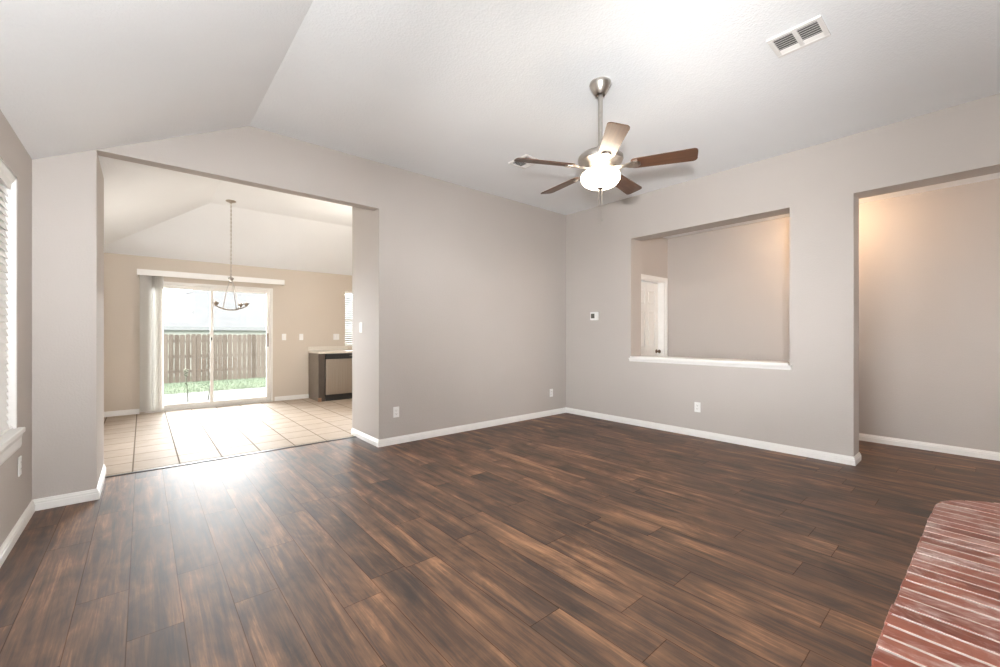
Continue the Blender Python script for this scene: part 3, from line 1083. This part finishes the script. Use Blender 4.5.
# vertical blinds drawn to the left of the patio door, under a long valance
vb = thing('vertical_blinds', (0.95, YFAR - 0.05, 2.22), 'white vertical blinds drawn to the left of the sliding patio door', 'blinds')
mb = MB()
mb.box(-0.069, 1.97, YFAR - 0.118, YFAR - 0.108, 2.125, 2.215)
mb.box(-0.069, -0.059, YFAR - 0.108, YFAR, 2.125, 2.215)
mb.box(1.96, 1.97, YFAR - 0.108, YFAR, 2.125, 2.215)
mb.box(-0.059, 1.96, YFAR - 0.108, YFAR, 2.205, 2.215)
mb.build('valance', M['blind'], vb, bevel=0.002)
MB().box(-0.05, 1.95, YFAR - 0.075, YFAR - 0.035, 2.155, 2.195).build('head_rail', M['aluminium'], vb)
vx = [0.000, 0.022, 0.044, 0.066, 0.118, 0.138, 0.176, 0.198, 0.220]
for i, x in enumerate(vx):
    ang = R([32, 32, 32, 32, 66, 66, 52, 52, 52][i])
    w = 0.044
    pts_o, pts_i = [], []
    for k in range(7):
        s = (k / 6 - 0.5) * 2
        dx, dy = s * w * cos(ang) , s * w * sin(ang)
        bulge = 0.006 * (1 - s * s)
        pts_o.append((x + dx - bulge * sin(ang), YFAR - 0.055 + dy + bulge * cos(ang)))
        pts_i.append((x + dx - (bulge - 0.0016) * sin(ang), YFAR - 0.055 + dy + (bulge - 0.0016) * cos(ang)))
    MB().prism(pts_o + pts_i[::-1], 0.030, 2.155).build('vane', M['vane'], vb, smooth=True)

# ================================================================== CHANDELIER
cx, cy = 0.935, 6.872
ch = thing('chandelier', (cx, cy, ZC), 'slim nickel chandelier hanging on a long chain before the patio door', 'chandelier')
MB().lathe([(0, ZC), (0.062, ZC), (0.064, ZC - 0.006), (0.055, ZC - 0.014), (0.02, ZC - 0.022), (0.012, ZC - 0.035), (0, ZC - 0.035)], 32, None, cx, cy).build('canopy', M['nickel_dark'], ch, smooth=True)
# chain: alternating links
mb = MB()
z = ZC - 0.035
ZHUB = 2.02
i = 0
while z > ZHUB:
    ln = 0.034
    pts = []
    for k in range(13):
        a = 2 * pi * k / 12
        u, v = 0.0075 * sin(a), (ln / 2) * cos(a)
        pts.append((cx + (u if i % 2 else 0), cy + (0 if i % 2 else u), z - ln / 2 + v))
    mb.tube(pts, 0.0024, 5)
    z -= ln - 0.006
    i += 1
mb.tube([(cx + 0.003, cy, ZC - 0.03), (cx + 0.004, cy + 0.003, 2.5), (cx + 0.002, cy, ZHUB)], 0.0022, 6)
mb.build('chain', M['nickel_dark'], ch)
MB().lathe([(0, ZHUB + 0.02), (0.008, ZHUB + 0.018), (0.012, ZHUB), (0.032, ZHUB - 0.008), (0.036, ZHUB - 0.018), (0.020, ZHUB - 0.05), (0.022, ZHUB - 0.075), (0.012, ZHUB - 0.085), (0, ZHUB - 0.088)], 24, None, cx, cy).build('hub', M['nickel'], ch, smooth=True)
base_a = R(-7.8)
for k, da in enumerate((-12, 50, 162, 198)):
    a = base_a + R(da)
    ux, uy = cos(a), sin(a)
    def P(r, z):
        return (cx + ux * r, cy + uy * r, z)
    mb = MB().tube([P(0.020, ZHUB - 0.06), P(0.055, 1.82), P(0.085, 1.66), P(0.098, 1.585)], 0.0055, 8)
    mb.build('stay_rod', M['nickel'], ch, smooth=True)
    mb = MB().tube([P(0.0, 1.562), P(0.06, 1.566), P(0.13, 1.588), P(0.17, 1.608), P(0.205, 1.630)], [0.009, 0.009, 0.008, 0.008, 0.007], 8)
    arm = mb.build('arm', M['nickel_dark'], ch, smooth=True)
    q = P(0.185, 0)
    MB().lathe([(0, 1.612), (0.010, 1.614), (0.014, 1.625), (0.038, 1.655), (0.038, 1.660), (0.012, 1.656), (0.012, 1.680), (0, 1.680)], 18, None, q[0], q[1]).build('candle_cup', M['nickel_dark'], arm, smooth=True)

# ================================================================== KITCHEN
CX0 = 2.415
YCF = YFAR - 0.62
cb = thing('base_cabinet', (CX0 + 0.08, YCF + 0.3, 0), 'grey-brown cabinet end panel left of the steel dishwasher', 'cabinet')
MB().box(CX0, CX0 + 0.02, YCF + 0.02, YFAR - 0.002, 0.0, 0.868).build('end_panel', M['cabinet'], cb, bevel=0.002)
MB().box(CX0, CX0 + 0.11, YCF, YCF + 0.02, 0.0, 0.868).build('face_frame', plain('dark_cabinet_frame', (0.075, 0.055, 0.042), 0.4, var=0.1), cb, bevel=0.002)
MB().box(CX0 - 0.008, CX0 + 0.045, YCF - 0.012, YCF + 0.04, 0.0, 0.070).build('base_shoe', plain('worn_wood_shoe', (0.30, 0.17, 0.10), 0.5, var=0.2), cb, bevel=0.003)
ct = thing('countertop', (2.8, YFAR - 0.32, 0.87), 'pale countertop with low backsplash above the dishwasher', 'countertop')
MB().box(CX0 - 0.015, 3.16, YCF - 0.03, YFAR - 0.001, 0.870, 0.908).build('worktop', M['counter'], ct, bevel=0.005)
MB().box(CX0 - 0.015, 3.16, YFAR - 0.022, YFAR - 0.001, 0.908, 0.985).build('backsplash', M['counter'], ct, bevel=0.003)
dw = thing('dishwasher', (2.83, YCF + 0.3, 0), 'stainless steel dishwasher with black control strip under the counter', 'dishwasher')
x0, x1 = CX0 + 0.115, CX0 + 0.715
MB().box(x0, x1, YCF + 0.012, YFAR - 0.03, 0.085, 0.866).build('body', M['dark_plastic'], dw)
MB().box(x0 + 0.002, x1 - 0.002, YCF - 0.022, YCF + 0.012, 0.115, 0.765).build('door', M['steel'], dw, bevel=0.005)
cp = MB().box(x0 + 0.002, x1 - 0.002, YCF - 0.020, YCF + 0.012, 0.770, 0.862).build('control_panel', M['dark_plastic'], dw, bevel=0.004)
MB().box(x0 + 0.17, x1 - 0.17, YCF - 0.024, YCF - 0.019, 0.780, 0.800).build('handle_lip', M['dark_plastic'], cp, bevel=0.002)
mb = MB()
for i in range(4):
    mb.box(x1 - 0.16 + i * 0.03, x1 - 0.145 + i * 0.03, YCF - 0.0215, YCF - 0.0195, 0.815, 0.830)
mb.build('buttons', M['steel'], cp)
MB().box(x0 + 0.01, x1 - 0.01, YCF + 0.015, YCF + 0.05, 0.0, 0.105).build('toe_kick', M['dark_plastic'], dw)

# ================================================================== HEARTH
he = thing('brick_hearth', (1.405, 0.193, 0), 'raised red brick hearth with pale mortar joints and a rounded corner', 'hearth')
he.rotation_euler = (0, 0, R(-1.1))
YHB = YN + 0.05
HX0, HY, HT = 1.405, 0.193, 0.400
ACX, ACR = 2.87, 0.325
def front(x):
    if x <= ACX:
        return HY
    d = x - ACX
    if d >= ACR:
        return None
    return HY - ACR + sqrt(ACR * ACR - d * d)
outline = [(HX0 + 0.006, YHB + 0.002), (ACX + ACR - 0.006, YHB + 0.002)]
arc = [(ACX + (ACR - 0.006) * sin(R(t)), HY - ACR + (ACR - 0.006) * cos(R(t))) for t in range(90, -1, -6)]
outline += arc + [(HX0 + 0.006, HY - 0.006)]
MB().prism(outline, 0.0, HT - 0.0012).build('mortar_bed', M['mortar'], he)
mb = MB()
pitch, bw = 0.0675, 0.0575
x = HX0
HXE = ACX + ACR
rows = [(-0.030, None), (-0.240, -0.040), (YHB + 0.003, -0.250)]
while x < HXE - 0.02:
    xa, xb = x, min(x + bw, HXE - 0.004)
    dz = random.uniform(-0.0008, 0.0012)
    for y0, y1 in rows:
        j = random.uniform(-0.004, 0.004)
        if y1 is None:
            k = 5
            fr = [(xa + (xb - xa) * i / k, front(xa + (xb - xa) * i / k)) for i in range(k + 1)]
            fr = [(px_, py_ + j * 0.6) for px_, py_ in fr if py_ is not None and py_ > y0 + 0.012]
            if len(fr) < 2:
                continue
            pts = [(fr[0][0], y0), (fr[-1][0], y0)] + fr[::-1]
        else:
            def lim(xx):
                f_ = front(xx)
                return y1 if f_ is None else min(y1, f_)
            ya = min(y1, lim(xa)), min(y1, lim(xb))
            pts = [(xa, y0), (xb, y0), (xb, ya[1]), (xa, ya[0])]
            if min(ya) < y0 + 0.02:
                continue
        mb.prism(pts, HT - 0.060, HT + dz)
    x += pitch
mb.build('top_bricks', M['brick'], he, bevel=0.002)
# running-bond courses on the faces
mb = MB()
crs = [(0.004 + i * 0.0675, 0.004 + i * 0.0675 + 0.0575) for i in range(5)]
for ci, (z0, z1) in enumerate(crs):
    s = HX0 - (0.10 if ci % 2 else 0.0)
    while s < ACX:
        a, b_ = max(s, HX0), min(s + 0.195, ACX)
        if b_ - a > 0.03:
            mb.box(a, b_, HY - 0.05, HY, z0, z1)
        s += 0.205
    for i in range(3):
        t0, t1 = 90 - i * 30 - 1.5, 90 - (i + 1) * 30 + 1.5
        o_, i_ = [], []
        for k in range(5):
            t_ = R(t0 + (t1 - t0) * k / 4)
            o_.append((ACX + ACR * sin(t_), HY - ACR + ACR * cos(t_)))
            i_.append((ACX + (ACR - 0.05) * sin(t_), HY - ACR + (ACR - 0.05) * cos(t_)))
        mb.prism(o_ + i_[::-1], z0, z1)
    s = HY - 0.055 - (0.10 if ci % 2 else 0.0)
    for k in range(3):
        a, b_ = s - 0.195 - 0.205 * k, s - 0.205 * k
        a = max(a, YHB + 0.004)
        if b_ - a > 0.03:
            mb.box(HX0, HX0 + 0.05, a, b_, z0, z1)
            if b_ < HY - ACR:
                mb.box(HXE - 0.05, HXE, a, b_, z0, z1)
mb.build('face_bricks', M['brick'], he, bevel=0.003)

# ================================================================== HALL LAMP
hl = thing('ceiling_light', (5.78, 1.20, ZHC), 'round lit glass ceiling light in the hall behind the wall', 'ceiling light')
MB().lathe([(0, ZHC), (0.14, ZHC), (0.145, ZHC - 0.02), (0.13, ZHC - 0.028), (0, ZHC - 0.028)], 36, None, 5.78, 1.20).build('base', M['nickel'], hl, smooth=True)
MB().lathe([(0, ZHC - 0.028), (0.125, ZHC - 0.029), (0.12, ZHC - 0.06), (0.09, ZHC - 0.09), (0.04, ZHC - 0.105), (0, ZHC - 0.108)], 36, None, 5.78, 1.20).build('glass_dome', M['hall_globe'], hl, smooth=True)
point_light('hall_lamp_light', (5.78, 1.20, ZHC - 0.16), 15, (1.0, 0.64, 0.36), 0.08)
point_light('kitchen_fill_light', (2.55, 5.7, 2.15), 32, (1.0, 0.93, 0.83), 0.25)  # added dining fill hidden by the back wall, no fixture

# ================================================================== OUTSIDE
struct(MB().box(-4, 9, YFAR + 0.15, 11.6, -0.25, -0.08).build('patio', M['concrete']))
struct(MB().box(-30, 30, -30, YFAR + 0.15, -0.36, -0.30).build('ground', M['grass']))
# lawn falling away to the fence, with short blades along its near edge
bm = bmesh.new()
nx, ny = 40, 24
gx0, gx1, gy0, gy1 = -12, 30, 11.6, 17.22
def gz(y):
    if y < 17.3:
        return -0.10 - 0.26 * (y - 11.6) / 5.7
    return -0.36 - 0.8 * min(1, (y - 17.3) / 8)
grid = [[bm.verts.new((gx0 + (gx1 - gx0) * i / nx, gy0 + (gy1 - gy0) * j / ny, gz(gy0 + (gy1 - gy0) * j / ny) + random.uniform(-0.015, 0.0))) for i in range(nx + 1)] for j in range(ny + 1)]
for j in range(ny):
    for i in range(nx):
        bm.faces.new((grid[j][i], grid[j][i + 1], grid[j + 1][i + 1], grid[j + 1][i]))
for _ in range(5000):
    x_, y_ = random.uniform(-0.6, 4.6), 11.6 + random.random() ** 1.6 * 5.5
    h_, w_ = random.uniform(0.03, 0.07), 0.006
    a = random.uniform(0, pi)
    z_ = gz(y_) - 0.012
    v = [bm.verts.new((x_ - w_ * cos(a), y_ - w_ * sin(a), z_)), bm.verts.new((x_ + w_ * cos(a), y_ + w_ * sin(a), z_)),
         bm.verts.new((x_ + random.uniform(-.02, .02), y_ + random.uniform(-.02, .02), z_ + h_))]
    bm.faces.new(v)
me = bpy.data.meshes.new('grass')
bm.to_mesh(me)
bm.free()
me.materials.append(M['grass'])
go = bpy.data.objects.new('grass', me)
COL.objects.link(go)
tag(go, 'short pale green backyard grass between the patio and the fence', 'grass', kind='stuff')

struct(MB().prism([(-30, 17.22), (40, 17.22), (40, 25.3), (-30, 25.3)], -1.6, lambda x, y: -0.36 if y < 18 else -1.16).build('ground_slope', M['grass']))
struct(MB().box(-30, 40, 25.3, 60, -1.6, -1.16).build('ground_far', M['grass']))
FY = 17.3
fe = thing('wooden_fence', (3, FY, -0.36), 'weathered grey wooden picket fence across the backyard', 'fence')
mb = MB()
x = -6.0
while x < 14:
    w = 0.138
    h_ = 1.225 + random.uniform(-0.012, 0.012)
    mb_pts = [(x, -0.36), (x + w, -0.36), (x + w, h_ - 0.035), (x + w - 0.03, h_), (x + 0.03, h_), (x, h_ - 0.035)]
    m = Matrix(((1, 0, 0, 0), (0, 0, -1, FY + random.uniform(-0.004, 0.004)), (0, 1, 0, 0), (0, 0, 0, 1)))
    mb.prism(mb_pts, 0, 0.016, m)
    x += w + random.uniform(0.006, 0.013)
mb.build('pickets', M['fence'], fe)
for z_ in (-0.05, 0.45, 0.95):
    MB().box(-6, 14, FY + 0.005, FY + 0.045, z_, z_ + 0.09).build('rail', M['fence'], fe)
for i in range(9):
    MB().box(-6 + i * 2.44, -5.91 + i * 2.44, FY + 0.045, FY + 0.135, -0.5, 1.15).build('post', M['fence'], fe)

# neighbouring house
HYF = 29.0
nh = thing('house', (6, HYF + 4, -1.16), 'pale neighbouring house with low hipped roof beyond the fence', 'house')
MB().box(-1.5, 17.0, HYF + 0.5, HYF + 9, -1.16, 1.50).build('wall', M['siding'], nh)
mb = MB()
ex0, ex1, ey0, ey1, ez, rz = -2.0, 17.5, HYF, HYF + 9.6, 1.62, 4.3
v = [mb.bm.verts.new(p) for p in ((ex0, ey0, ez), (ex1, ey0, ez), (ex1, ey1, ez), (ex0, ey1, ez), (ex0 + 4.8, (ey0 + ey1) / 2, rz), (ex1 - 4.8, (ey0 + ey1) / 2, rz))]
for f in ((0, 1, 5, 4), (2, 3, 4, 5), (1, 2, 5), (3, 0, 4), (3, 2, 1, 0)):
    mb.bm.faces.new([v[i] for i in f])
mb.build('roof', M['shingle'], nh)
mb = MB()
mb.box(ex0, ex1, ey0 - 0.03, ey0, 1.46, 1.66)
mb.box(ex0 - 0.03, ex0, ey0 - 0.03, ey1, 1.46, 1.66)
mb.build('fascia', M['fascia'], nh)

# thin stalks on the patio just outside the door
def stalk(pts, blossom, label):
    t = thing('flower_stalk', pts[0], label, 'plant')
    MB().tube(pts, [0.007] * (len(pts) - 1) + [0.004], 7).build('stem', M['stalk'], t)
    if blossom:
        mb = MB()
        bx, by, bz = pts[-1]
        for i in range(16):
            a = i * 2.4
            rr = 0.012 + 0.022 * random.random()
            zc = bz - 0.09 + 0.008 * i
            mb.lathe([(0, zc - 0.016), (0.013, zc - 0.006), (0.015, zc + 0.004), (0, zc + 0.016)], 8, None, bx + rr * cos(a), by + rr * sin(a))
        mb.build('blossom', M['blossom'], t, smooth=True)
    mb = MB()
    for i in range(3):
        p = Vector(pts[1]).lerp(Vector(pts[2]), i / 3)
        a = i * 2.1
        d = Vector((cos(a), sin(a), 0.5)) * 0.09
        s_ = Vector((-sin(a), cos(a), 0)) * 0.012
        v = [mb.bm.verts.new(p), mb.bm.verts.new(p + d * 0.5 + s_), mb.bm.verts.new(p + d), mb.bm.verts.new(p + d * 0.5 - s_)]
        mb.bm.faces.new(v)
    mb.build('leaves', M['stalk'], t)
stalk([(0.633, 9.6, -0.08), (0.628, 9.6, 0.12), (0.612, 9.6, 0.38), (0.603, 9.6, 0.55)], True, 'thin flower stalk with pale blossom outside the left glass panel')
stalk([(0.93, 9.6, -0.08), (0.955, 9.6, 0.10), (0.975, 9.6, 0.28), (0.99, 9.6, 0.42)], False, 'thin bent stalk outside beside the middle door stile')

for o in bpy.data.objects:
    if '_local' in o:
        del o['_local']
